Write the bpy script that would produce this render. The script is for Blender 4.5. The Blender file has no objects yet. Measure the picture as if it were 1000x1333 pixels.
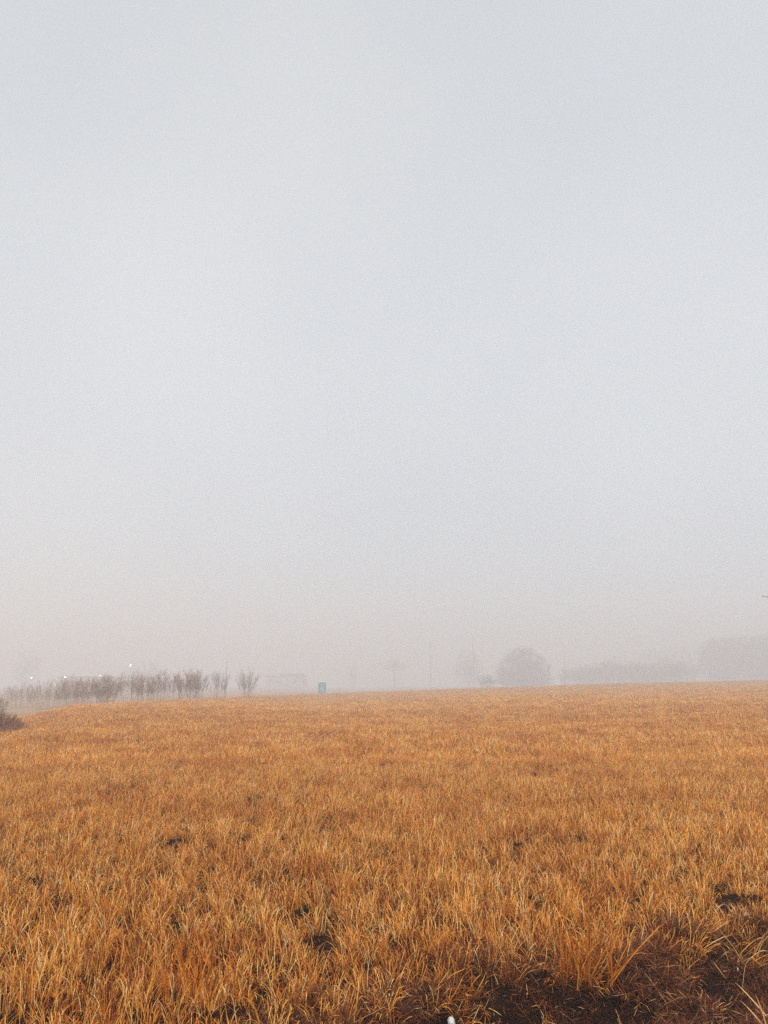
import bpy, math, random
import numpy as np
from mathutils import Vector, Matrix, Euler, noise as mnoise

random.seed(7)
rng = np.random.default_rng(7)
sc = bpy.context.scene
col = sc.collection

# ------------------------------------------------------------------ camera
F = 1000.0                      # focal length in photograph pixels (1000 x 1333)
HORIZON = 890.0
PITCH = math.atan((HORIZON - 666.5) / F)
CAM_Z = 1.60
cam_d = bpy.data.cameras.new('camera')
cam_d.sensor_fit = 'HORIZONTAL'
cam_d.sensor_width = 36.0
cam_d.lens = 36.0
cam_d.clip_start = 0.05
cam_d.clip_end = 3000.0
cam = bpy.data.objects.new('camera', cam_d)
cam.location = (0, 0, CAM_Z)
cam.rotation_euler = (math.radians(90) + PITCH, 0, 0)
col.objects.link(cam)
sc.camera = cam

# ------------------------------------------------------------------ sky
SUN_EL, SUN_AZ = math.radians(50), math.radians(195)
world = bpy.data.worlds.new('World')
sc.world = world
world.use_nodes = True
wn, wl = world.node_tree.nodes, world.node_tree.links
wn.clear()
w_out = wn.new('ShaderNodeOutputWorld')
w_bg = wn.new('ShaderNodeBackground')
w_sky = wn.new('ShaderNodeTexSky')
w_sky.sky_type = 'NISHITA'
w_sky.sun_disc = False
w_sky.sun_elevation = SUN_EL
w_sky.sun_rotation = SUN_AZ
w_bg.inputs['Strength'].default_value = 0.10
w_tc = wn.new('ShaderNodeTexCoord')
w_no = wn.new('ShaderNodeTexNoise')
w_no.inputs['Scale'].default_value = 2.2
w_no.inputs['Detail'].default_value = 3.0
w_no.inputs['Roughness'].default_value = 0.45
wl.new(w_tc.outputs['Generated'], w_no.inputs['Vector'])
w_rp = wn.new('ShaderNodeValToRGB')     # the closed cloud deck: pale grey, faint mottling
w_rp.color_ramp.elements[0].position = 0.30
w_rp.color_ramp.elements[0].color = (2.14, 2.26, 2.34, 1)
w_rp.color_ramp.elements[1].position = 0.70
w_rp.color_ramp.elements[1].color = (2.44, 2.51, 2.55, 1)
wl.new(w_no.outputs['Fac'], w_rp.inputs['Fac'])
w_mx = wn.new('ShaderNodeMix')
w_mx.data_type = 'RGBA'
w_mx.inputs['Factor'].default_value = 0.94
wl.new(w_sky.outputs['Color'], w_mx.inputs['A'])
w_sx = wn.new('ShaderNodeSeparateXYZ')
wl.new(w_tc.outputs['Generated'], w_sx.inputs[0])
w_mr = wn.new('ShaderNodeMapRange')
w_mr.interpolation_type = 'SMOOTHSTEP'
w_mr.inputs['From Min'].default_value = 0.35
w_mr.inputs['From Max'].default_value = 0.80
w_mr.inputs['To Min'].default_value = 1.11
w_mr.inputs['To Max'].default_value = 0.99
wl.new(w_sx.outputs['Z'], w_mr.inputs['Value'])
w_vm = wn.new('ShaderNodeVectorMath')
w_vm.operation = 'SCALE'
wl.new(w_rp.outputs['Color'], w_vm.inputs[0])
wl.new(w_mr.outputs['Result'], w_vm.inputs['Scale'])
wl.new(w_vm.outputs['Vector'], w_mx.inputs['B'])
wl.new(w_mx.outputs['Result'], w_bg.inputs['Color'])
wl.new(w_bg.outputs['Background'], w_out.inputs['Surface'])

# ------------------------------------------------------------------ sun behind the overcast
sun_d = bpy.data.lights.new('sun', 'SUN')
sun_d.energy = 1.5
sun_d.angle = math.radians(55)
sun_d.color = (1.0, 0.965, 0.92)
sun = bpy.data.objects.new('sun', sun_d)
sun.rotation_euler = (math.radians(90) - SUN_EL, 0, math.radians(180) - SUN_AZ)
sun.location = (0, 0, 60)
col.objects.link(sun)

# ------------------------------------------------------------------ exposure and sampling
sc.view_settings.view_transform = 'Standard'
sc.view_settings.look = 'None'
sc.view_settings.gamma = 1.0
sc.view_settings.exposure = 1.60
sc.view_settings.use_curve_mapping = False
sc.render.engine = 'CYCLES'
sc.cycles.volume_bounces = 10
sc.cycles.max_bounces = 12
sc.cycles.diffuse_bounces = 4
sc.cycles.transmission_bounces = 6
sc.cycles.use_denoising = False
sc.cycles.use_adaptive_sampling = False


# ------------------------------------------------------------------ helpers
def tag(o, label=None, cat=None, group=None, kind=None):
    if label: o['label'] = label
    if cat: o['category'] = cat
    if group: o['group'] = group
    if kind: o['kind'] = kind
    return o


def empty(name, loc, rz=0.0):
    o = bpy.data.objects.new(name, None)
    o.empty_display_size = 0.3
    o.location = loc
    o.rotation_euler = (0, 0, rz)
    col.objects.link(o)
    return o


def link_mesh(name, verts, faces, mat, parent=None, smooth=False):
    me = bpy.data.meshes.new(name)
    verts = np.asarray(verts, dtype=np.float32)
    if isinstance(faces, np.ndarray):
        n, k = faces.shape
        me.vertices.add(len(verts))
        me.vertices.foreach_set('co', verts.ravel())
        me.loops.add(n * k)
        me.loops.foreach_set('vertex_index', faces.ravel().astype(np.int32))
        me.polygons.add(n)
        me.polygons.foreach_set('loop_start', (np.arange(n) * k).astype(np.int32))
        me.polygons.foreach_set('loop_total', np.full(n, k, dtype=np.int32))
        me.update(calc_edges=True)
    else:
        me.from_pydata([tuple(map(float, v)) for v in verts], [], faces)
        me.update()
    if smooth:
        me.polygons.foreach_set('use_smooth', np.ones(len(me.polygons), dtype=bool))
    me.materials.append(mat)
    o = bpy.data.objects.new(name, me)
    if parent is not None:
        o.parent = parent
    col.objects.link(o)
    return o


class MB:
    """collects boxes, prisms and lathes for one mesh"""
    def __init__(self):
        self.v, self.f = [], []

    def box(self, c, s, rz=0.0, taper=1.0):
        b = len(self.v)
        cr, sr = math.cos(rz), math.sin(rz)
        for z in (-.5, .5):
            k = taper if z > 0 else 1.0
            for x, y in ((-.5, -.5), (.5, -.5), (.5, .5), (-.5, .5)):
                X, Y = x * s[0] * k, y * s[1] * k
                self.v.append((c[0] + X * cr - Y * sr, c[1] + X * sr + Y * cr, c[2] + z * s[2]))
        self.f += [tuple(b + i for i in q) for q in
                   ((3, 2, 1, 0), (4, 5, 6, 7), (0, 1, 5, 4), (1, 2, 6, 5), (2, 3, 7, 6), (3, 0, 4, 7))]
        return self

    def tube(self, p0, p1, r0, r1, n=8):
        p0, p1 = Vector(p0), Vector(p1)
        d = (p1 - p0).normalized()
        a = d.orthogonal().normalized()
        c = d.cross(a)
        b = len(self.v)
        for p, r in ((p0, r0), (p1, r1)):
            for i in range(n):
                t = 2 * math.pi * i / n
                self.v.append(tuple(p + a * (r * math.cos(t)) + c * (r * math.sin(t))))
        for i in range(n):
            j = (i + 1) % n
            self.f.append((b + i, b + j, b + n + j, b + n + i))
        self.f.append(tuple(b + i for i in reversed(range(n))))
        self.f.append(tuple(b + n + i for i in range(n)))
        return self

    def build(self, name, mat, parent=None):
        return link_mesh(name, self.v, self.f, mat, parent)


def mat_new(name, rough=0.9):
    m = bpy.data.materials.new(name)
    m.use_nodes = True
    b = m.node_tree.nodes['Principled BSDF']
    b.inputs['Roughness'].default_value = rough
    b.inputs['Specular IOR Level'].default_value = 0.2
    return m, m.node_tree.nodes, m.node_tree.links, b


def mat_noise(name, c0, c1, scale=4.0, rough=0.85, bump=0.0, detail=5.0):
    m, n, l, b = mat_new(name, rough)
    tc = n.new('ShaderNodeTexCoord')
    no = n.new('ShaderNodeTexNoise')
    no.inputs['Scale'].default_value = scale
    no.inputs['Detail'].default_value = detail
    l.new(tc.outputs['Object'], no.inputs['Vector'])
    rp = n.new('ShaderNodeValToRGB')
    rp.color_ramp.elements[0].position = 0.35
    rp.color_ramp.elements[1].position = 0.68
    rp.color_ramp.elements[0].color = (*c0, 1)
    rp.color_ramp.elements[1].color = (*c1, 1)
    l.new(no.outputs['Fac'], rp.inputs['Fac'])
    l.new(rp.outputs['Color'], b.inputs['Base Color'])
    if bump:
        bp = n.new('ShaderNodeBump')
        bp.inputs['Strength'].default_value = bump
        bp.inputs['Distance'].default_value = 0.02
        l.new(no.outputs['Fac'], bp.inputs['Height'])
        l.new(bp.outputs['Normal'], b.inputs['Normal'])
    return m


def mat_blade(name, stops, patch0, patch1, transl=0.35):
    """dry grass: colour by blade (attribute tint), by clump and by patch of the field"""
    m, n, l, b = mat_new(name, 0.65)
    b.inputs['Specular IOR Level'].default_value = 0.25
    at = n.new('ShaderNodeAttribute')
    at.attribute_name = 'tint'
    oi = n.new('ShaderNodeObjectInfo')
    ad = n.new('ShaderNodeMath'); ad.operation = 'MULTIPLY_ADD'
    ad.inputs[1].default_value = 0.35
    ad.inputs[2].default_value = -0.175
    l.new(oi.outputs['Random'], ad.inputs[0])
    sm = n.new('ShaderNodeMath'); sm.operation = 'ADD'; sm.use_clamp = True
    l.new(at.outputs['Fac'], sm.inputs[0])
    l.new(ad.outputs['Value'], sm.inputs[1])
    rp = n.new('ShaderNodeValToRGB')
    cr = rp.color_ramp
    cr.elements[0].position, cr.elements[0].color = stops[0][0], (*stops[0][1], 1)
    cr.elements[1].position, cr.elements[1].color = stops[-1][0], (*stops[-1][1], 1)
    for p, c in stops[1:-1]:
        e = cr.elements.new(p); e.color = (*c, 1)
    l.new(sm.outputs['Value'], rp.inputs['Fac'])
    ge = n.new('ShaderNodeNewGeometry')
    no = n.new('ShaderNodeTexNoise')
    no.inputs['Scale'].default_value = 0.45
    no.inputs['Detail'].default_value = 4.0
    no.inputs['Roughness'].default_value = 0.62
    l.new(ge.outputs['Position'], no.inputs['Vector'])
    pr = n.new('ShaderNodeValToRGB')
    pr.color_ramp.elements[0].position, pr.color_ramp.elements[0].color = 0.32, (*patch0, 1)
    pr.color_ramp.elements[1].position, pr.color_ramp.elements[1].color = 0.54, (*patch1, 1)
    l.new(no.outputs['Fac'], pr.inputs['Fac'])
    mu = n.new('ShaderNodeMix'); mu.data_type = 'RGBA'; mu.blend_type = 'MULTIPLY'
    mu.inputs['Factor'].default_value = 1.0
    l.new(rp.outputs['Color'], mu.inputs['A'])
    l.new(pr.outputs['Color'], mu.inputs['B'])
    l.new(mu.outputs['Result'], b.inputs['Base Color'])
    tr = n.new('ShaderNodeBsdfTranslucent')
    l.new(mu.outputs['Result'], tr.inputs['Color'])
    ms = n.new('ShaderNodeMixShader')
    ms.inputs['Fac'].default_value = transl
    l.new(b.outputs['BSDF'], ms.inputs[1])
    l.new(tr.outputs['BSDF'], ms.inputs[2])
    l.new(ms.outputs['Shader'], n['Material Output'].inputs['Surface'])
    return m


M = {}
M['grass'] = mat_blade('dry_grass',
                       [(0.0, (0.15, 0.028, 0.003)), (0.28, (0.52, 0.145, 0.011)),
                        (0.56, (0.88, 0.335, 0.028)), (0.82, (0.92, 0.53, 0.090)), (1.0, (0.91, 0.72, 0.36))],
                       (0.78, 0.61, 0.45), (1.0, 1.0, 1.0), transl=0.24)
M['litter'] = mat_blade('straw_litter',
                        [(0.0, (0.045, 0.010, 0.002)), (0.45, (0.110, 0.026, 0.004)),
                         (0.80, (0.27, 0.084, 0.017)), (1.0, (0.60, 0.35, 0.14))],
                        (0.70, 0.62, 0.56), (1.0, 1.0, 1.0), transl=0.15)
M['bark'] = mat_noise('bark', (0.075, 0.055, 0.045), (0.15, 0.115, 0.095), 3.0)
M['twig'] = mat_noise('twig', (0.10, 0.068, 0.05), (0.19, 0.132, 0.10), 1.2)
M['hazed_twig'] = mat_noise('hazed_twig', (0.23, 0.15, 0.10), (0.42, 0.28, 0.19), 1.2)  # tan shrub twigs, lightened: part of the fog's paleness is in the colour
M['rust_twig'] = mat_noise('rust_twig', (0.16, 0.065, 0.035), (0.29, 0.13, 0.07), 1.5)
M['pole_wood'] = mat_noise('pole_wood', (0.075, 0.06, 0.05), (0.13, 0.105, 0.085), 6.0)
M['ceramic'] = mat_noise('ceramic', (0.22, 0.21, 0.20), (0.30, 0.29, 0.28), 8.0, 0.3)
M['steel'] = mat_noise('galvanised_steel', (0.22, 0.225, 0.23), (0.32, 0.325, 0.33), 5.0, 0.5)
M['render_wall'] = mat_noise('render_wall', (0.30, 0.28, 0.265), (0.40, 0.375, 0.355), 0.8)
M['brick_wall'] = mat_noise('brick_wall', (0.20, 0.13, 0.105), (0.28, 0.19, 0.15), 1.4)
M['roofing'] = mat_noise('roofing', (0.09, 0.08, 0.078), (0.15, 0.135, 0.13), 1.0)
M['glass'] = mat_noise('window_glass', (0.03, 0.035, 0.04), (0.05, 0.055, 0.06), 1.0, 0.12)
M['door'] = mat_noise('door_paint', (0.11, 0.10, 0.10), (0.15, 0.14, 0.135), 2.0, 0.5)
M['teal'] = mat_noise('teal_plastic', (0.12, 0.26, 0.26), (0.16, 0.32, 0.32), 2.0, 0.45)
M['light_teal'] = mat_noise('light_teal_plastic', (0.20, 0.35, 0.35), (0.25, 0.41, 0.41), 2.0, 0.45)
M['pale_plastic'] = mat_noise('pale_plastic', (0.42, 0.52, 0.52), (0.52, 0.60, 0.60), 3.0, 0.4)
M['dark_plastic'] = mat_noise('dark_plastic', (0.03, 0.03, 0.03), (0.05, 0.05, 0.05), 3.0, 0.5)
M['stone'] = mat_noise('white_stone', (0.52, 0.51, 0.50), (0.80, 0.79, 0.77), 60.0, 0.7, bump=0.4)


def lamp_mat():
    m, n, l, b = mat_new('lamp_lens', 0.4)
    b.inputs['Base Color'].default_value = (0.9, 0.9, 0.88, 1)
    b.inputs['Emission Color'].default_value = (1.0, 0.98, 0.93, 1)
    b.inputs['Emission Strength'].default_value = 16.0
    return m


M['lens'] = lamp_mat()


# ------------------------------------------------------------------ terrain
def nz(x, y, s, o=0.0):
    return mnoise.noise(Vector((x * s + o, y * s - 1.7 * o, o * 0.37)))


# far edge of the field: picture column of a line of sight -> distance, picture row of the grass tops there
EDGE = [(-900, 24, 956), (-300, 28, 950), (0, 34, 940), (60, 52, 923), (100, 60, 914), (160, 68, 910), (230, 76, 907), (320, 88, 904), (420, 138, 902.5),
        (500, 158, 899), (600, 166, 895), (750, 172, 890), (1000, 176, 885), (1300, 176, 881), (1900, 176, 878)]
_E = np.array([(math.atan((p - 500) / F * math.cos(PITCH)), d,
                CAM_Z - (q - HORIZON) / F * d * math.cos(PITCH) - 0.24) for p, d, q in EDGE])


def edge_at(az):
    return np.interp(az, _E[:, 0], _E[:, 1]), np.interp(az, _E[:, 0], _E[:, 2])


def sstep(a, b, x):
    t = np.clip((x - a) / (b - a), 0, 1)
    return t * t * (3 - 2 * t)


CUT = np.array([(-8, -.6), (-2, 2.95), (-.25, 4.0), (0, 4.20), (.18, 4.58), (.5, 4.76), (.86, 4.74), (1.08, 4.50), (1.32, 4.84),
                (1.9, 5.16), (2.6, 5.50), (4.0, 6.2), (12, 10.3)])          # where the sward was cut back along the bare strip


def cut_y(x):
    return float(np.interp(x, CUT[:, 0], CUT[:, 1]))


def bank_s(x, y):
    """signed distance in metres from the ragged edge of the grass; positive on the field side"""
    s = (y - cut_y(x)) / 1.17
    s += 0.10 * nz(x, y, 1.3, 3.0) + 0.10 * nz(x, y, 3.4, 9.0)
    return s


def clod(x, y):
    return nz(x, y, 2.9, 41.0) + .7 * nz(x, y, 6.5, 43.0)


def terrain(x, y):
    d = math.hypot(x, y)
    az = math.atan2(x, y)
    D, Z = edge_at(az)
    D, Z = float(D), float(Z)
    t = min(d / D, 1.0)
    back = float(sstep(1.7, 1.1, abs(az)))          # level ground behind the photographer
    z = Z * t ** 1.35 * back
    if d > D:                                       # the ground falls gently away past the edge
        u = d - D
        fall = 1.1 if az < 0 else 1.0
        z -= fall * back * (1 - math.exp(-u / 34.0)) * (1.0 if az < 0 else 1.0)
    z += 0.05 * nz(x, y, 0.16, 5.0) * min(1, d / 8) + 0.16 * nz(x, y, 0.035, 2.0) * min(1, d / 40)
    if d < 40:
        s = bank_s(x, y)
        z += -0.24 * (1 - float(sstep(-0.26, 0.08, s)))
        w = math.exp(-max(0.0, abs(s + 0.15) - 0.3) * 1.6)
        if d < 14:
            z += w * (0.05 * nz(x, y, 3.0, 1.0) + 0.045 * nz(x, y, 7.0, 4.0) + 0.085 * clod(x, y)) + 0.018 * nz(x, y, 17.0, 6.0)
    return z


def ground_mat():
    m, n, l, b = mat_new('ground', 0.95)
    b.inputs['Specular IOR Level'].default_value = 0.05
    ge = n.new('ShaderNodeNewGeometry')
    at = n.new('ShaderNodeAttribute'); at.attribute_name = 'field'
    no = n.new('ShaderNodeTexNoise')
    no.inputs['Scale'].default_value = 9.0
    no.inputs['Detail'].default_value = 8.0
    no.inputs['Roughness'].default_value = 0.7
    l.new(ge.outputs['Position'], no.inputs['Vector'])
    r1 = n.new('ShaderNodeValToRGB')            # peaty soil with shredded straw
    r1.color_ramp.elements[0].position, r1.color_ramp.elements[0].color = 0.38, (0.007, 0.0035, 0.002, 1)
    r1.color_ramp.elements[1].position, r1.color_ramp.elements[1].color = 0.72, (0.036, 0.012, 0.004, 1)
    l.new(no.outputs['Fac'], r1.inputs['Fac'])
    r2 = n.new('ShaderNodeValToRGB')            # rough land past the field
    r2.color_ramp.elements[0].position, r2.color_ramp.elements[0].color = 0.35, (0.24, 0.15, 0.085, 1)
    r2.color_ramp.elements[1].position, r2.color_ramp.elements[1].color = 0.7, (0.36, 0.23, 0.13, 1)
    n2 = n.new('ShaderNodeTexNoise')
    n2.inputs['Scale'].default_value = 0.3
    n2.inputs['Detail'].default_value = 8.0
    l.new(ge.outputs['Position'], n2.inputs['Vector'])
    l.new(n2.outputs['Fac'], r2.inputs['Fac'])
    mx = n.new('ShaderNodeMix'); mx.data_type = 'RGBA'
    l.new(at.outputs['Fac'], mx.inputs['Factor'])
    l.new(r2.outputs['Color'], mx.inputs['A'])
    l.new(r1.outputs['Color'], mx.inputs['B'])
    l.new(mx.outputs['Result'], b.inputs['Base Color'])
    bp = n.new('ShaderNodeBump')
    bp.inputs['Strength'].default_value = 0.6
    bp.inputs['Distance'].default_value = 0.03
    l.new(no.outputs['Fac'], bp.inputs['Height'])
    l.new(bp.outputs['Normal'], b.inputs['Normal'])
    return m


def grid_lines(lo, hi, step, far, grow=1.10, cap=7.0):
    c = list(np.arange(lo, hi, step))
    a, s = c[-1], step
    while a < far:
        s = min(s * grow, cap); a += s; c.append(a)
    a, s = c[0], step
    while a > -far:
        s = min(s * grow, cap); a -= s; c.insert(0, a)
    return np.array(c)


FAR = 640.0
K = 1.70           # everything past the field stands this much farther than first paced out
gx = grid_lines(-0.6, 4.6, 0.035, FAR)
gy = grid_lines(3.6, 6.8, 0.035, FAR)
nx, ny = len(gx), len(gy)
gv = np.empty((ny, nx, 3), dtype=np.float32)
gm = np.empty((ny, nx), dtype=np.float32)
for j, y in enumerate(gy):
    for i, x in enumerate(gx):
        gv[j, i] = (x, y, terrain(x, y))
        d = math.hypot(x, y)
        D = float(edge_at(math.atan2(x, y))[0])
        gm[j, i] = float(1 - sstep(D - 4, D + 6, d))
ii = (np.arange(ny - 1)[:, None] * nx + np.arange(nx - 1)[None, :]).ravel()
gf = np.stack([ii, ii + 1, ii + nx + 1, ii + nx], axis=1)
ground = link_mesh('ground', gv.reshape(-1, 3), gf, ground_mat(), smooth=True)
a_ = ground.data.attributes.new('field', 'FLOAT', 'POINT')
a_.data.foreach_set('value', gm.ravel())
tag(ground, kind='structure')


def at_px(px, dist):
    """a spot on the ground: line of sight through a picture column, metres away"""
    az = math.atan((px - 500) / F * math.cos(PITCH))
    x, y = dist * math.sin(az), dist * math.cos(az)
    return x, y, terrain(x, y)


def z_row(row, dist):
    return CAM_Z - (row - HORIZON) / F * dist * math.cos(PITCH)


# ------------------------------------------------------------------ grass blades
def ribbon_mesh(name, blades, mat):
    """blades: list of (points Nx3, half width list, side vectors Nx3, tint)"""
    V, Fc, T = [], [], []
    for pts, hw, side, tint in blades:
        b = len(V)
        n = len(pts)
        for k in range(n):
            if k == n - 1:
                V.append(pts[k]); T.append(tint)
            else:
                V.append(pts[k] - side[k] * hw[k]); V.append(pts[k] + side[k] * hw[k]); T += [tint, tint]
        for k in range(n - 2):
            q = b + 2 * k
            Fc.append((q, q + 1, q + 3)); Fc.append((q, q + 3, q + 2))
        q = b + 2 * (n - 2)
        Fc.append((q, q + 1, q + 2))
    me = bpy.data.meshes.new(name)
    me.from_pydata([tuple(map(float, v)) for v in V], [], Fc)
    a = me.attributes.new('tint', 'FLOAT', 'POINT')
    a.data.foreach_set('value', np.array(T, dtype=np.float32))
    me.polygons.foreach_set('use_smooth', np.ones(len(me.polygons), dtype=bool))
    me.materials.append(mat)
    me.update()
    return me


def blade(base, h, w, lean, az, droop, nseg, tint, r, kink=0.0):
    pts, side, hw = [], [], []
    p = np.array(base, dtype=float)
    th = lean
    step = h / nseg
    tw = az + r.normal(0, .7)
    for k in range(nseg + 1):
        t = k / nseg
        pts.append(p.copy())
        hw.append(0.5 * w * (1 - 0.55 * t ** 2))
        tw += r.normal(0, .18)
        sd = np.array([-math.sin(tw), math.cos(tw), r.normal(0, .15)])
        side.append(sd / np.linalg.norm(sd))
        p = p + step * np.array([math.sin(th) * math.cos(az), math.sin(th) * math.sin(az), math.cos(th)])
        th += droop / nseg * (0.15 + 2.3 * t ** 3)
        if kink and abs(t - 0.6) < 0.5 / nseg:
            th += kink
        az += r.normal(0, .10)
    return pts, hw, side, tint


def clump(seed, nb, rad, hlo, hhi, wlo, whi, nseg, mat=0, droopmax=5.2):
    r = np.random.default_rng(seed)
    out = []
    for i in range(nb):
        rr = rad * math.sqrt(r.random())
        a = r.random() * 2 * math.pi
        base = (rr * math.cos(a), rr * math.sin(a), -0.02)
        az = a + r.normal(0, .9)
        short = r.random() < .38
        h = r.uniform(hlo, hhi) * (0.55 if short else 1.0)
        lean = abs(r.normal(0.06, .18)) + 0.16 * rr / rad
        droop = r.beta(1.7, 1.6) * droopmax
        kink = r.uniform(.6, 2.0) if r.random() < .42 else 0.0
        tint = float(np.clip(r.normal(.18 if short else .58, .22) + (0.42 if r.random() < .14 else 0), 0, 1))  # short blades: browner old growth, darkened too for shade between the stalks
        out.append(blade(base, h, r.uniform(wlo, whi), lean, az, droop, nseg, tint, r, kink))
    for i in range(mat):                                # old matted growth low in the sward, tinted dark to deepen shade in the gaps
        rr = rad * 1.3 * math.sqrt(r.random())
        a = r.random() * 2 * math.pi
        out.append(blade((rr * math.cos(a), rr * math.sin(a), r.uniform(0, .07)), r.uniform(.06, .15), r.uniform(wlo, whi),
                         r.uniform(.6, 1.4), r.random() * 6.283, r.uniform(-.6, 1.4), max(3, nseg - 3), float(np.clip(r.normal(.10, .10), 0, 1)), r))
    return out


NEAR = [ribbon_mesh('near_clump', clump(100 + k, 32, .058, .095, .225, .0026, .0050, 8, 18), M['grass']) for k in range(14)]
MID = [ribbon_mesh('mid_clump', clump(200 + k, 56, .15, .115, .26, .0045, .0085, 5, 18), M['grass']) for k in range(8)]
FARC = [ribbon_mesh('far_clump', clump(300 + k, 96, .46, .14, .30, .010, .019, 4), M['grass']) for k in range(6)]


def fibres(seed, nb, rad):
    r = np.random.default_rng(seed)
    out = []
    for i in range(nb):
        rr = rad * math.sqrt(r.random()); a = r.random() * 2 * math.pi
        long_ = r.random() < .035
        L = r.uniform(.10, .22) if long_ else r.uniform(.025, .085)
        tint = float(np.clip(r.normal(.42, .27) + (.42 if long_ else 0), 0, 1))
        out.append(blade((rr * math.cos(a), rr * math.sin(a), r.uniform(0, .028)), L,
                         r.uniform(.0026, .0050) * (1.2 if long_ else 1), r.uniform(.9, 1.65), r.random() * 6.28,
                         r.uniform(-.9, 1.0) * (.4 if long_ else 1), 4, tint, r))
    return out


LIT = [ribbon_mesh('litter_clump', fibres(400 + k, 60, .095), M['litter']) for k in range(8)]


def scatter_object(name, meshes, P, R, S, I, mat):
    """one object whose points carry blades (geometry nodes instances)"""
    me = bpy.data.meshes.new(name)
    P = np.asarray(P, dtype=np.float32)
    me.vertices.add(len(P))
    me.vertices.foreach_set('co', P.ravel())
    for an, ty, key, val in (('rot', 'FLOAT_VECTOR', 'vector', R), ('scl', 'FLOAT_VECTOR', 'vector', S), ('idx', 'INT', 'value', I)):
        a = me.attributes.new(an, ty, 'POINT')
        a.data.foreach_set(key, np.asarray(val, dtype=np.int32 if ty == 'INT' else np.float32).ravel())
    me.materials.append(mat)
    o = bpy.data.objects.new(name, me)
    col.objects.link(o)
    ng = bpy.data.node_groups.new(name + '_nodes', 'GeometryNodeTree')
    ng.interface.new_socket('Geometry', in_out='INPUT', socket_type='NodeSocketGeometry')
    ng.interface.new_socket('Geometry', in_out='OUTPUT', socket_type='NodeSocketGeometry')
    n, l = ng.nodes, ng.links
    gi, go = n.new('NodeGroupInput'), n.new('NodeGroupOutput')
    g2i = n.new('GeometryNodeGeometryToInstance')
    nodes = []
    for m_ in meshes:
        so = bpy.data.objects.new(m_.name, m_)          # not linked to the scene: only a source shape
        oi = n.new('GeometryNodeObjectInfo')
        oi.inputs['Object'].default_value = so
        nodes.append(oi)
    for oi in reversed(nodes):
        l.new(oi.outputs['Geometry'], g2i.inputs[0])
    iop = n.new('GeometryNodeInstanceOnPoints')
    l.new(gi.outputs[0], iop.inputs['Points'])
    l.new(g2i.outputs[0], iop.inputs['Instance'])
    iop.inputs['Pick Instance'].default_value = True

    def named(an, dt):
        q = n.new('GeometryNodeInputNamedAttribute')
        q.data_type = dt
        q.inputs['Name'].default_value = an
        return q
    e2r = n.new('FunctionNodeEulerToRotation')
    l.new(named('rot', 'FLOAT_VECTOR').outputs['Attribute'], e2r.inputs[0])
    l.new(e2r.outputs[0], iop.inputs['Rotation'])
    l.new(named('scl', 'FLOAT_VECTOR').outputs['Attribute'], iop.inputs['Scale'])
    l.new(named('idx', 'INT').outputs['Attribute'], iop.inputs['Instance Index'])
    l.new(iop.outputs[0], go.inputs[0])
    md = o.modifiers.new('scatter', 'NODES')
    md.node_group = ng
    return o


P, R, S, I = [], [], [], []
NN, NM, NF = len(NEAR), len(MID), len(FARC)


def gap(x, y):
    """0 in thin spots of the sward, 1 where it is thick"""
    g = 0.46 + 0.50 * nz(x, y, 0.9, 11.0) + 0.55 * nz(x, y, 2.6, 17.0) + 0.75 * nz(x, y, 6.3, 19.0)
    return g


def put(x, y, idx, hs, over=0.0, ws=1.0):
    lx = 0.16 * nz(x, y, .55, 21.0) + 0.13 * nz(x, y, 1.9, 23.0)
    ly = 0.16 * nz(x, y, .55, 27.0) + 0.13 * nz(x, y, 1.9, 29.0)
    lx += 0.45 * over; ly += 0.80 * over          # blades at the cut hang out over it
    rz = random.random() * 6.283
    q = Euler((ly, lx, 0)).to_matrix() @ Matrix.Rotation(rz, 3, 'Z')
    e = q.to_euler()
    P.append((x, y, terrain(x, y)))
    R.append((e.x, e.y, e.z))
    S.append((ws, ws, hs))
    I.append(idx)


def in_view(x, y, pad):
    return abs(x) < y * 0.56 + pad


# thick grass in front: from the ragged edge out to 17 m
cell = 0.121
y = 0.6
while y < 17.0:
    x = -y * 0.56 - 2.2
    while x < y * 0.56 + 2.2:
        px_, py_ = x + random.uniform(-.5, .5) * cell, y + random.uniform(-.5, .5) * cell
        px_, py_ = px_ + .05 * nz(px_, py_, 5.0, 51.0), py_ + .05 * nz(px_, py_, 5.0, 57.0)
        s = bank_s(px_, py_)
        if -0.34 < s <= 0.02 and random.random() < .34 + s and math.hypot(px_, py_) > 1.6:
            put(px_, py_, random.randrange(NN), random.uniform(.35, .8), over=random.uniform(.2, 1.0))
        if s > 0.02 and math.hypot(px_, py_) > 1.6:
            g = gap(px_, py_)
            if g > 0.15 or random.random() < (.12 if s > 3.2 else .42):
                hs = (0.62 + 0.62 * min(max(g, 0), 1)) * random.uniform(.80, 1.22) * (0.72 + 0.28 * min(1, s / 0.25))
                put(px_, py_, random.randrange(NN), hs * (1.35 if s < .22 else 1), over=max(0, .28 - s) * random.uniform(1, 4))
        x += cell
    y += cell
# the middle of the field
y = 15.5
while y < 52.0:
    cell = 0.215 + 0.0055 * (y - 15)
    x = -y * 0.58 - 4
    while x < y * 0.58 + 4:
        px_, py_ = x + random.uniform(-.5, .5) * cell, y + random.uniform(-.5, .5) * cell
        d = math.hypot(px_, py_)
        D = float(edge_at(math.atan2(px_, py_))[0])
        if d < D + random.uniform(-2, 5 if px_ > 0 else 16) and d > 15.8:
            g = gap(px_ * .8, py_ * .8)
            if g > 0.0 or random.random() < .15:
                put(px_, py_, NN + random.randrange(NM), (0.66 + 0.52 * min(max(g, 0), 1)) * random.uniform(.82, 1.18), ws=1 + .012 * (y - 15))
        x += cell
    y += cell
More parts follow.
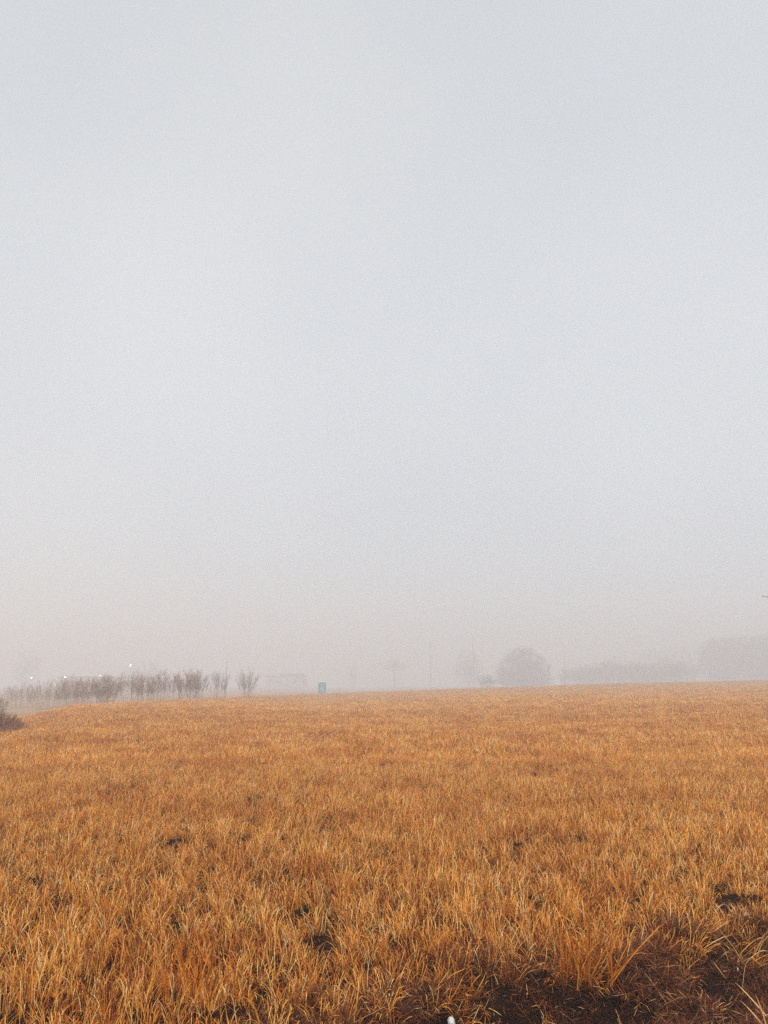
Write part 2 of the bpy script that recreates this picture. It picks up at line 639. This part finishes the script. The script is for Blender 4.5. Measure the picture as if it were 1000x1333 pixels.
# the far side, thinning to the edge in the fog
y = 48.0
while y < 178.0:
    cell = 0.62 + 0.004 * (y - 48)
    x = -y * 0.60 - 8
    while x < y * 0.60 + 8:
        px_, py_ = x + random.uniform(-.5, .5) * cell, y + random.uniform(-.5, .5) * cell
        d = math.hypot(px_, py_)
        D = float(edge_at(math.atan2(px_, py_))[0]) + 1.2 * nz(px_, py_, .12, 33.0)
        if d < D + random.uniform(-3, 9 if px_ > 0 else 20):
            g = gap(px_ * .35, py_ * .35)
            put(px_, py_, NN + NM + random.randrange(NF), (0.62 + 0.58 * min(max(g, 0), 1)) * random.uniform(.85, 1.15), ws=1.05)
        x += cell
    y += cell
field = scatter_object('field_grass', NEAR + MID + FARC, P, R, S, I, M['grass'])
tag(field, 'field of dry golden orange grass running back into the fog', 'grass', kind='stuff')

for k in range(300):                    # where the sight line along the foot of the bank meets the ground
    t_ = 3.6 + k * .005
    if CAM_Z - .4395 * t_ < terrain(.0885 * t_, 1.123 * t_) + .005:
        break
STONE = (.0885 * t_, 1.123 * t_)
# shredded straw over the cut bank and the bare strip
P, R, S, I = [], [], [], []
for _ in range(34000):
    x = random.uniform(-4.5, 7.5)
    s0 = -random.random() ** 1.35 * 5.0 + .34
    y = cut_y(x) + s0 * 1.17
    s = bank_s(x, y)
    if s > .3 or s < -4.6:
        continue
    keep = 0.95 if s < -0.42 else 0.60
    if clod(x, y) < -0.06:
        keep *= 0.22
    if random.random() > keep or math.hypot(x - STONE[0], y - STONE[1] + .05) < .13:
        continue
    e = Euler((random.uniform(-.35, .35), random.uniform(-.35, .35), random.random() * 6.28))
    P.append((x, y, terrain(x, y) - .004)); R.append(tuple(e))
    k = random.uniform(.7, 1.25); S.append((k, k, k * random.uniform(.8, 1.5))); I.append(random.randrange(len(LIT)))
lit = scatter_object('straw_litter', LIT, P, R, S, I, M['litter'])
tag(lit, 'shredded red brown straw matted over the bare strip of soil', 'straw', kind='stuff')


# tufts that stand out from the sward along the cut
def tuft(x, y, seed, nb, rad, hlo, hhi, toward, lean0, label):
    r = np.random.default_rng(seed)
    bl = []
    for i in range(nb):
        rr = rad * math.sqrt(r.random()); a = r.random() * 6.283
        az = toward + r.normal(0, .75)
        tint = float(np.clip(r.normal(.56, .2) + (0.35 if r.random() < .16 else 0), 0, 1))
        bl.append(blade((rr * math.cos(a), rr * math.sin(a), -.03), r.uniform(hlo, hhi), r.uniform(.0055, .0095),
                        abs(r.normal(lean0, .22)), az, r.uniform(.5, 2.5), 8, tint, r, r.uniform(.3, 1.0) if r.random() < .3 else 0))
    me = ribbon_mesh('grass_tuft', bl, M['grass'])
    o = bpy.data.objects.new('grass_tuft', me)
    o.location = (x, y, terrain(x, y))
    col.objects.link(o)
    return tag(o, label, 'grass tuft')


tuft(1.10, 4.64, 11, 95, .15, .30, .56, -1.6, .45, 'long pale tuft of dry grass drooping forward over the bare strip')
tuft(2.22, 5.30, 12, 26, .10, .26, .52, -1.3, .75, 'sparse bent straw stalks hanging over the dark cut bank')
tuft(-0.98, 4.45, 13, 70, .16, .30, .46, -1.5, .30, 'bushy straw tuft with whitish tips deep in the golden grass')

# white stone in the litter
def stone(x, y):
    V, Fc = [], []
    n, mrg = 14, 9
    for j in range(mrg + 1):
        ph = math.pi * j / mrg
        for i in range(n):
            t = 2 * math.pi * i / n
            d = Vector((math.sin(ph) * math.cos(t), math.sin(ph) * math.sin(t), math.cos(ph)))
            k = 1 + .16 * mnoise.noise(d * 1.6 + Vector((3, 1, 2)))
            V.append((d.x * .019 * k, d.y * .022 * k, d.z * .030 * k + .02))
    for j in range(mrg):
        for i in range(n):
            a, b = j * n + i, j * n + (i + 1) % n
            Fc.append((a, b, b + n, a + n)[::-1])
    o = link_mesh('white_stone', V, Fc, M['stone'], smooth=True)
    o.location = (x, y, terrain(x, y) + .018)
    o.rotation_euler = (.2, -.25, .4)
    tag(o, 'small smooth white stone lying in the brown straw litter', 'stone')


stone(*STONE)


# ------------------------------------------------------------------ shrubs and trees
def prisms(p0, p1, r0, r1):
    """three-sided tapering rods, all at once"""
    p0, p1 = np.asarray(p0), np.asarray(p1)
    d = p1 - p0
    L = np.linalg.norm(d, axis=1, keepdims=True); L[L < 1e-6] = 1e-6
    d = d / L
    up = np.where(np.abs(d[:, 2:3]) > .9, np.array([[1., 0, 0]]), np.array([[0, 0, 1.]]))
    a = np.cross(d, up); a /= np.linalg.norm(a, axis=1, keepdims=True)
    b = np.cross(d, a)
    n = len(p0)
    V = np.empty((n, 6, 3))
    for k in range(3):
        t = 2 * math.pi * k / 3
        o = a * math.cos(t) + b * math.sin(t)
        V[:, k] = p0 + o * np.asarray(r0)[:, None]
        V[:, 3 + k] = p1 + o * np.asarray(r1)[:, None]
    base = (np.arange(n) * 6)[:, None]
    Fq = np.concatenate([base + np.array([[k, (k + 1) % 3, 3 + (k + 1) % 3, 3 + k]]) for k in range(3)], axis=0)
    return V.reshape(-1, 3), Fq


def skeleton(r, roots, targets, seglen):
    """join every target to the cheapest node already grown; returns nodes, parents"""
    nodes = [np.array(q, float) for q in roots]
    par = [-1] * len(nodes)
    plen = [0.0] * len(nodes)
    order = np.argsort(targets[:, 2] + 0.35 * np.hypot(targets[:, 0], targets[:, 1]))
    for t in targets[order]:
        N = np.array(nodes)
        d = np.linalg.norm(N - t, axis=1)
        cost = d + 0.38 * np.array(plen) + np.where(N[:, 2] > t[2] - .02, 2.5 * d, 0)
        k = int(np.argmin(cost))
        dist = d[k]
        ns = max(1, int(dist / seglen))
        prev = k
        for q in range(1, ns + 1):
            f = q / ns
            p = nodes[k] * (1 - f) + t * f
            if q < ns:
                p = p + r.normal(0, seglen * .08, 3)
            nodes.append(p); par.append(prev); plen.append(plen[prev] + dist / ns)
            prev = len(nodes) - 1
    return np.array(nodes), np.array(par)


def radii(nodes, par, rt, expo=2.4):
    w = np.zeros(len(nodes))
    ch = np.bincount(par[par >= 0], minlength=len(nodes))
    w[ch == 0] = rt ** expo
    for i in range(len(nodes) - 1, -1, -1):
        if par[i] >= 0:
            w[par[i]] += w[i]
    return w ** (1 / expo)


def twigs(r, nodes, par, per, length, rt, upbias, lowcut=0.0):
    idx = np.where((par >= 0) & (nodes[:, 2] > lowcut))[0]
    A, B, ra = [], [], []
    for i in idx:
        d0 = nodes[i] - nodes[par[i]]
        d0 = d0 / (np.linalg.norm(d0) + 1e-6)
        for _ in range(per):
            v = d0 * .7 + r.normal(0, .55, 3) + np.array([0, 0, upbias])
            v = v / np.linalg.norm(v)
            L = length * r.uniform(.5, 1.3)
            p = nodes[par[i]] + (nodes[i] - nodes[par[i]]) * r.random()
            q = p + v * L * .55
            v2 = v + r.normal(0, .28, 3) + np.array([0, 0, upbias * .3])
            v2 /= np.linalg.norm(v2)
            A += [p, q]; B += [q, q + v2 * L * .5]; ra += [(rt, rt * .75), (rt * .75, rt * .35)]
            if r.random() < .6:
                v3 = v + r.normal(0, .6, 3); v3 /= np.linalg.norm(v3)
                A.append(q); B.append(q + v3 * L * .45); ra.append((rt * .6, rt * .3))
    return np.array(A), np.array(B), np.array(ra)


def woody(name, loc, seed, targets, roots, rt, per, tl, upb, seglen, bark, twig, label, cat, group=None,
          split=0.0, lowcut=0.0, twr=None, rscale=1.0):
    r = np.random.default_rng(seed)
    nodes, par = skeleton(r, roots, targets, seglen)
    rad = radii(nodes, par, rt) * rscale
    root = empty(name, loc)
    k = np.where(par >= 0)[0]
    isT = (nodes[par[k]][:, 2] < split) if split > 0 else (rad[k] > rt * 2.2)
    for nm, sel, mt in ((('trunk' if cat == 'tree' else 'stems'), k[isT], bark), ('crown', k[~isT], twig)):
        if nm == 'crown':
            A, B, ra = twigs(r, nodes, par, per, tl, twr or rt, upb, lowcut)
            p0 = np.concatenate([nodes[par[sel]], A]); p1 = np.concatenate([nodes[sel], B])
            r0 = np.concatenate([np.minimum(rad[par[sel]], rad[sel] * 1.5), ra[:, 0]]); r1 = np.concatenate([rad[sel], ra[:, 1]])
        else:
            p0, p1 = nodes[par[sel]], nodes[sel]
            r0, r1 = np.minimum(rad[par[sel]], rad[sel] * 1.5), rad[sel]
        V, Fq = prisms(p0, p1, r0, r1)
        pt = link_mesh(nm, V, Fq, mt, root)
        if len(roots) > 2:
            pt['kind'] = 'stuff'            # several stems, too small to pick apart
    return tag(root, label, cat, group)


def vase_targets(r, n, w, h, flat=.25, open_=.55):
    """bare shrub: stems fan out from a narrow foot to a wide ragged top"""
    T = []
    while len(T) < n:
        z = r.uniform(.16, 1.0)
        wid = w * .5 * (open_ * z ** .75 + (1 - open_) * .8 + .12)
        a = r.random() * 6.283
        q = wid * math.sqrt(r.random())
        top = 1.0 - flat * (q / (w * .5)) ** 2 + r.normal(0, .05)
        T.append((q * math.cos(a), q * math.sin(a), min(z, 1.0) * h * top))
    return np.array(T)


def dome_targets(r, n, w, h, z0, half=False, shell=.45):
    T = []
    while len(T) < n:
        v = r.normal(0, 1, 3); v /= np.linalg.norm(v)
        q = r.random() ** shell
        x, y, z = v * q
        if half:
            T.append((x * w * .5, y * w * .5, h * (.07 + .93 * abs(z) ** (.9 if n > 600 else .55)) * (1 + .10 * mnoise.noise(Vector(v * 2.6)))))
            continue
        zz = z0 + (h - z0) * (.42 + .58 * z if z > 0 else .42 + .42 * z)
        k = 1 + .13 * mnoise.noise(Vector(v * 2.2) + Vector((float(w), float(h), 0)))
        T.append((x * w * .5 * k, y * w * .5 * k, zz * (0.94 + .1 * k * .6)))
    return np.array(T)


def shrub(px, dist, wpx, top, seed, label, n=30, per=8, twig='twig', open_=.55, group=None, foot=.28, twr=.009, flat=.22, bl=.24):
    """bare shrub: many thin stems rising from a foot and fanning out, each with side branches and twigs"""
    x, y, z = at_px(px, dist)
    h = (z_row(top, dist) - z)
    w = wpx / F * dist * .5
    r = np.random.default_rng(seed)
    sa, sb, sr, ta, tb, tr = [], [], [], [], [], []
    for i in range(n):
        a, q = r.random() * 6.283, math.sqrt(r.random())
        b = np.array([math.cos(a), math.sin(a), 0]) * w * foot * q
        a2 = a + r.normal(0, .35)
        hh = h * (1 - flat * q * q) * r.uniform(.72, 1.0)
        t = np.array([math.cos(a2) * w * q, math.sin(a2) * w * q, hh])
        c = b * (1 - open_) + t * open_ * .55
        c[2] = hh * (.62 - .15 * open_)
        b[2] = -.06
        m = 6
        pts = []
        for k in range(m + 1):
            f = k / m
            pts.append(b * (1 - f) ** 2 + 2 * c * f * (1 - f) + t * f * f + (r.normal(0, h * .012, 3) if 0 < k < m else 0))
        r0 = twr * r.uniform(1.2, 2.3)
        for k in range(m):
            sa.append(pts[k]); sb.append(pts[k + 1]); sr.append((r0 * (1 - .7 * k / m), r0 * (1 - .7 * (k + 1) / m)))
        for j in range(per):
            f = r.uniform(.30, .98)
            k = min(int(f * m), m - 1)
            p = pts[k] + (pts[k + 1] - pts[k]) * (f * m - k)
            d = pts[k + 1] - pts[k]; d = d / np.linalg.norm(d)
            v = d + r.normal(0, .48, 3) + np.array([0, 0, .25]); v /= np.linalg.norm(v)
            L = h * bl * r.uniform(.5, 1.2) * (1.15 - .6 * f)
            e = p + v * L
            ta.append(p); tb.append(e); tr.append((twr * .85, twr * .45))
            for _ in range(3):
                u = r.uniform(.2, .9)
                v2 = v + r.normal(0, .45, 3) + np.array([0, 0, .2]); v2 /= np.linalg.norm(v2)
                p2 = p + v * L * u
                ta.append(p2); tb.append(p2 + v2 * L * r.uniform(.35, .7)); tr.append((twr * .6, twr * .3))
    root = empty('bare_shrub', (x, y, z))
    for nm, A, B, rr in (('stems', sa, sb, sr), ('twigs', ta, tb, tr)):
        rr = np.array(rr)
        V, Fq = prisms(A, B, rr[:, 0], rr[:, 1])
        link_mesh(nm, V, Fq, M[twig], root)['kind'] = 'stuff'
    return tag(root, label, 'shrub', group)


G1 = 'bare shrubs along the field edge'
for px, d, w, top, seed, label, n, per, op, ft in [
        (321, 86, 37, 871, 21, 'vase shaped bare shrub standing alone beside the shrub row', 28, 12, .62, .34),
        (285, 86, 36, 875, 22, 'thin bare shrub with a tall pole rising out of it', 28, 11, .40, .75),
        (250, 82, 54, 873, 23, 'wide dense rounded bare shrub next to the thin one', 110, 11, .36, .74),
        (212, 79, 40, 876, 24, 'bare shrub with many upright stems beside the wide dense one', 58, 11, .22, .85),
        (191, 80, 36, 879, 31, 'low tangled shrub between two taller upright ones', 46, 12, .5, .6),
        (172, 77, 42, 876, 25, 'leaning bare shrub with open gaps below the highest lamp', 44, 11, .38, .8),
        (138, 75, 50, 880, 26, 'dense bushy shrub narrowing to its foot before the long hall', 100, 12, .5, .45),
        (112, 80, 38, 884, 32, 'squat twiggy shrub pressed against the dense bushy one', 56, 11, .4, .6),
        (92, 82, 44, 881, 27, 'round brownish shrub half lost in fog before the long hall', 64, 11, .42, .5),
        (62, 96, 56, 885, 28, 'pale broad shrub fading into fog at the end of the row', 70, 11, .4, .6),
        (30, 108, 50, 890, 33, 'faintest shrub of the row, a grey smudge beside the brush', 60, 11, .3, .7)]:
    shrub(px, d, w * .92, top - 1.5, seed, label, n=int(n * .72), per=per + 6, open_=op, foot=ft, twig='hazed_twig', group=G1, twr=.0066)
shrub(-2, 48, 30, 899, 29, 'upright twiggy shrub behind the rust brown brush', n=26, per=9, open_=.4, twig='hazed_twig', group=G1, foot=.6, twr=.007)
shrub(-8, 33, 84, 920, 30, 'low rust brown brush mounded at the corner of the field', n=150, per=9, twig='rust_twig', open_=.35, foot=.95, twr=.006, flat=.6, bl=.34)


def tree(px, dist, wpx, top, seed, label, n=260, per=7, z0=.25, rt=.022, trunks=1, base_row=None, group=None, tl=.09, twr=.020, shell=.45, half=False):
    x, y, z = at_px(px, dist)
    h = z_row(top, dist) - z
    w = wpx / F * dist
    r = np.random.default_rng(seed)
    T = dome_targets(r, n, w * .92, h * .95, h * z0, half=half, shell=shell)
    if trunks == 1:
        roots = [(0, 0, -.1), (0.02 * h, 0, h * max(z0, .12) * .9)]
    else:
        roots = [(math.cos(a) * w * .10, math.sin(a) * w * .10, -.1) for a in np.linspace(0, 6.283, trunks, endpoint=False)]
    t = woody('bare_tree', (x, y, z), seed, T, roots, rt, per, h * tl, .22, h * .07, M['bark'], M['twig'], label, 'tree', group, twr=twr)
    if trunks == 1:                                      # the lower bole
        tr = [c for c in t.children if c.name.startswith('trunk')][0]
        V, Fq = prisms([(0, 0, -.1)], [(0.02 * h, 0, h * max(z0, .12) * .9)], [h * .026], [h * .020])
        me = tr.data
        nv = len(me.vertices)
        ov = np.empty(nv * 3, dtype=np.float32); me.vertices.foreach_get('co', ov)
        of = np.array([p.vertices[:] for p in me.polygons])
        m2 = bpy.data.meshes.new('trunk')
        m2.from_pydata([tuple(map(float, v)) for v in np.concatenate([ov.reshape(-1, 3), V])], [],
                       [tuple(int(i) for i in f) for f in np.concatenate([of, Fq + nv])])
        m2.materials.append(M['bark'])
        tr.data = m2
    return t


G2 = 'trees standing in the fog past the field'
tree(682, 208 * K, 80, 842, 41, 'broad dome shaped tree, darkest of those in the fog', n=820, per=13, z0=.03, trunks=7, group=G2, shell=.5, tl=.13, half=True, twr=.028)
tree(612, 240 * K, 46, 844, 42, 'pale rounded tree behind the utility pole', n=300, per=8, z0=.12, trunks=3, group=G2)
tree(513, 262 * K, 34, 854, 43, 'faint slender trunked tree with a small high crown', n=170, per=7, z0=.50, group=G2)
tree(459, 300 * K, 20, 860, 44, 'ghostly narrow tree nearly swallowed by the fog', n=150, per=7, z0=.15, group=G2)
tree(190, 235 * K, 66, 861, 45, 'wide faint tree rising behind the bare shrub row', n=330, per=8, z0=.20, group=G2)
tree(32, 270 * K, 36, 846, 46, 'tall faint tree behind the first lamp', n=240, per=8, z0=.12, group=G2)
shrub(634, 182 * K, 24, 877, 47, 'small round bush at the foot of the broad dome tree', n=60, per=12, open_=.3, foot=.7, twr=.03, flat=.5)
NTH = ['first', 'second', 'third', 'fourth', 'fifth', 'sixth', 'seventh', 'eighth', 'ninth', 'tenth', 'eleventh', 'twelfth', 'thirteenth']
G3 = 'tall wood of bare trees in the fog'
for k, (px, d, w, top) in enumerate([(932, 272, 40, 834), (946, 268, 44, 833), (964, 274, 46, 832), (982, 269, 46, 832), (1000, 273, 48, 829), (1020, 268, 48, 828), (1044, 272, 54, 827)]):
    tree(px, d * K, w, top, 60 + k, NTH[k] + ' tree of the tall grey wood, counted from the hedge row', n=520, per=12, z0=.03, trunks=4, group=G3, twr=.036, shell=.6, tl=.12, half=True)
G4 = 'faint trees far behind the hedge'
for k, (px, d, w, top) in enumerate([(806, 318, 56, 851), (848, 315, 60, 844), (888, 312, 64, 839)]):
    tree(px, d * K, w, top, 70 + k, 'very faint tree far behind the hedge row, ' + ['lowest', 'middle one', 'tallest'][k] + ' of three', n=300, per=10, z0=.05, trunks=3, group=G4, twr=.034, tl=.12)
G5 = 'hedge row shrubs in the fog'
rh_ = random.Random(5)
px = 744
for k in range(13):
    shrub(px, (228 + rh_.uniform(0, 14)) * K, rh_.uniform(26, 40), rh_.uniform(861, 868), 80 + k, NTH[k] + ' shrub of the misty hedge row, counted from the short utility pole', n=70, per=12,
          open_=rh_.uniform(.2, .45), group=G5, foot=.8, twr=.034, flat=rh_.uniform(.1, .4))
    px += rh_.uniform(10, 16)


# ------------------------------------------------------------------ poles, lamps, buildings, toilet
def utility_pole(px, dist, top, label, arm=1.9, rz=0.0, arm_drop=.45, r=.10, group='utility poles crossing the foggy land'):
    x, y, z = at_px(px, dist)
    h = z_row(top, dist) - z
    t = empty('utility_pole', (x, y, z), rz)
    MB().tube((0, 0, -.3), (0, 0, h), r * 1.25, r * .8, 10).build('shaft', M['pole_wood'], t)
    if arm:
        MB().box((0, -.15, h - arm_drop), (arm, .09, .09)).build('crossarm', M['pole_wood'], t)
        for q in (-1, 1):
            MB().tube((q * arm * .28, -.16, h - arm_drop - .04), (q * .02, -.16, h - arm_drop - .75), .022, .022, 6).build('brace', M['steel'], t)
        for q in (-.44, 0.16, .44):
            b = MB()
            b.tube((q * arm, -.15, h - arm_drop + .065), (q * arm, -.15, h - arm_drop + .15), .02, .02, 6)
            b.tube((q * arm, -.15, h - arm_drop + .15), (q * arm, -.15, h - arm_drop + .22), .055, .06, 8)
            b.tube((q * arm, -.15, h - arm_drop + .22), (q * arm, -.15, h - arm_drop + .28), .045, .03, 8)
            b.build('insulator', M['ceramic'], t)
    return tag(t, label, 'utility pole', group)


utility_pole(561, 190 * K, 836, 'utility pole standing clear between two faint trees')
utility_pole(617, 186 * K, 830, 'utility pole in front of the pale rounded tree', arm=2.4)
utility_pole(736, 205 * K, 850, 'short utility pole at the end of the hedge row', arm=1.4)
utility_pole(1016, 118, 786, 'tall near utility pole beside the grey wood, its crossarm reaching toward the hedge', arm=2.5, arm_drop=.35, r=.15)
x, y, z = at_px(294, 92)
hp = z_row(863, 92) - z
tp = empty('marker_pole', (x, y, z))
MB().tube((0, 0, -.2), (.03, 0, hp), .045, .03, 8).build('shaft', M['steel'], tp)
MB().tube((.03, 0, hp), (.03, 0, hp + .06), .045, .03, 8).build('cap', M['dark_plastic'], tp)
tag(tp, 'thin straight metal pole rising from the thin bare shrub', 'pole')


def street_lamp(px, dist, row, label, rz):
    x, y, z = at_px(px, dist)
    h = z_row(row, dist) - z
    t = empty('street_lamp', (x, y, z), 0)
    MB().tube((0, .9, -.2), (0, .9, h + .1), .09, .055, 10).build('post', M['steel'], t)
    MB().tube((0, .9, h + .06), (0, .1, h + .16), .04, .035, 8).build('arm', M['steel'], t)
    hd = MB().box((0, -.12, h + .17), (.62, .60, .12), 0, .8).build('lamp_head', M['steel'], t)
    b = MB()                                    # lens bowl under the head, tipped a little outward
    b.box((0, -.15, h + .03), (.44, .36, .13), 0, 1.12)
    b.build('lens', M['lens'], hd)
    return tag(t, label, 'street lamp', 'lit street lamps in the fog')


street_lamp(40, 196 * K, 883, 'lit street lamp before the tall faint tree', .2)
street_lamp(84, 194 * K, 882, 'lit street lamp at the free end of the long hall', .2)
street_lamp(131, 192 * K, 881, 'lit street lamp over the dense bushy shrub', .2)
street_lamp(168, 186 * K, 868, 'highest lit street lamp, in front of the wide faint tree', .2)


def building(name, px0, px1, dist, top, wall, label, depth=10.0, step=None, wins=8, rows=1, door=True):
    x0, y0, z0 = at_px(px0, dist)
    x1, y1, z1 = at_px(px1, dist)
    w = math.hypot(x1 - x0, y1 - y0)
    rz = math.atan2(y1 - y0, x1 - x0)
    xc, yc = (x0 + x1) / 2, (y0 + y1) / 2
    zb = min(z0, z1) - .3
    h = z_row(top, dist) - zb
    t = empty(name, (xc, yc, zb), rz)
    MB().box((0, depth / 2, h / 2 - .15), (w, depth, h - .3)).build('wall', wall, t)
    rf = MB().box((0, depth / 2, h - .15), (w + .5, depth + .5, .30)).build('roof', M['roofing'], t)
    if step:
        MB().box((step[0] * w, depth / 2, h + step[2] / 2), (step[1] * w, depth * .5, step[2] - .01)).build('plant_room', M['roofing'], rf)
    rh = (h - 1.0) / rows
    for j in range(rows):
        for k in range(wins):
            wx = -w / 2 + w * (k + .5) / wins
            if door and j == 0 and k == wins // 2:
                d = MB().box((wx, -.03, 1.35), (1.3, .06, 2.3)).build('door', M['door'], t)
                MB().tube((wx + .48, -.06, 1.3), (wx + .48, -.13, 1.3), .03, .03, 6).build('handle', M['steel'], d)
                continue
            zc = .9 + rh * j + rh * .5
            fr = MB()
            ww, hh = w / wins * .52, min(1.5, rh * .55)
            for sx in (-1, 1):
                fr.box((wx + sx * ww / 2, -.04, zc), (.10, .08, hh + .10))
                fr.box((wx, -.042, zc + sx * hh / 2), (ww - .10, .084, .10))
            f = fr.build('window', M['pale_plastic'], t)
            MB().box((wx, -.015, zc), (ww - .10, .03, hh - .10)).build('pane', M['glass'], f)
    return tag(t, label, 'building')


building('long_hall', 74, 176, 225 * K, 881.5, M['render_wall'], 'long low flat roofed hall faint behind the lit lamps', 12, None, 9)
building('flat_roofed_block', 346, 401, 262 * K, 880, M['render_wall'], 'faint flat roofed block left of the teal portable toilet', 9, (.12, .6, 1.4), 5)


def toilet(px, dist):
    x, y, z = at_px(px, dist)
    t = empty('portable_toilet', (x, y, z), .22)
    MB().box((0, 0, .08), (1.22, 1.22, .16)).build('skid_base', M['dark_plastic'], t)
    b = MB().box((0, 0, 1.12), (1.10, 1.10, 1.92)).build('cabin', M['teal'], t)
    for sx in (-1, 1):
        for sy in (-1, 1):
            MB().box((sx * .535, sy * .535, 1.12), (.12, .12, 1.93)).build('corner_post', M['teal'], b)
        for q in (-.27, 0, .27):
            MB().box((sx * .56, q, 1.12), (.03, .08, 1.75)).build('rib', M['teal'], b)
            if sx > 0:
                MB().box((q, .56, 1.12), (.08, .03, 1.75)).build('rib', M['teal'], b)
    d = MB().box((0, -.565, 1.10), (.74, .04, 1.78)).build('door', M['light_teal'], t)
    MB().box((.28, -.60, 1.12), (.07, .05, .16)).build('handle', M['dark_plastic'], d)
    MB().box((0, -.59, 1.62), (.34, .012, .20)).build('door_sign', M['teal'], d)
    rf = MB().box((0, 0, 2.12), (1.20, 1.20, .10)).box((0, 0, 2.245), (1.12, 1.12, .15), 0, .62).build('roof', M['pale_plastic'], t)
    MB().tube((.35, .42, 2.18), (.35, .42, 2.52), .05, .05, 8).build('vent_pipe', M['dark_plastic'], rf)
    for s_ in (-1, 1):
        for q in (-.2, .2):
            MB().box((s_ * .58, q, 1.93), (.02, .26, .10)).build('vent_grille', M['dark_plastic'], b)
    return tag(t, 'teal portable toilet standing alone at the far edge of the field', 'portable toilet')


toilet(419.5, 139)

# ------------------------------------------------------------------ fog
hz = MB()
HZ_LO, HZ_HI = float(gv[..., 2].min()) - 1.2, 36.0
hz.box((0, 0, (HZ_LO + HZ_HI) / 2), (1320, 1320, HZ_HI - HZ_LO))
hm = bpy.data.materials.new('fog')
hm.use_nodes = True
hn, hl = hm.node_tree.nodes, hm.node_tree.links
hn.clear()
ho = hn.new('ShaderNodeOutputMaterial')
hv = hn.new('ShaderNodeVolumePrincipled')
hv.inputs['Color'].default_value = (0.765, 0.765, 0.785, 1)
hv.inputs['Density'].default_value = 0.0054
hv.inputs['Anisotropy'].default_value = 0.0
hl.new(hv.outputs['Volume'], ho.inputs['Volume'])
haze = hz.build('haze', hm)
tag(haze, 'pale grey fog lying over the field and everything beyond it', 'fog', kind='stuff')
print('terrain z range', gv[..., 2].min(), gv[..., 2].max(), 'grid', nx, ny)
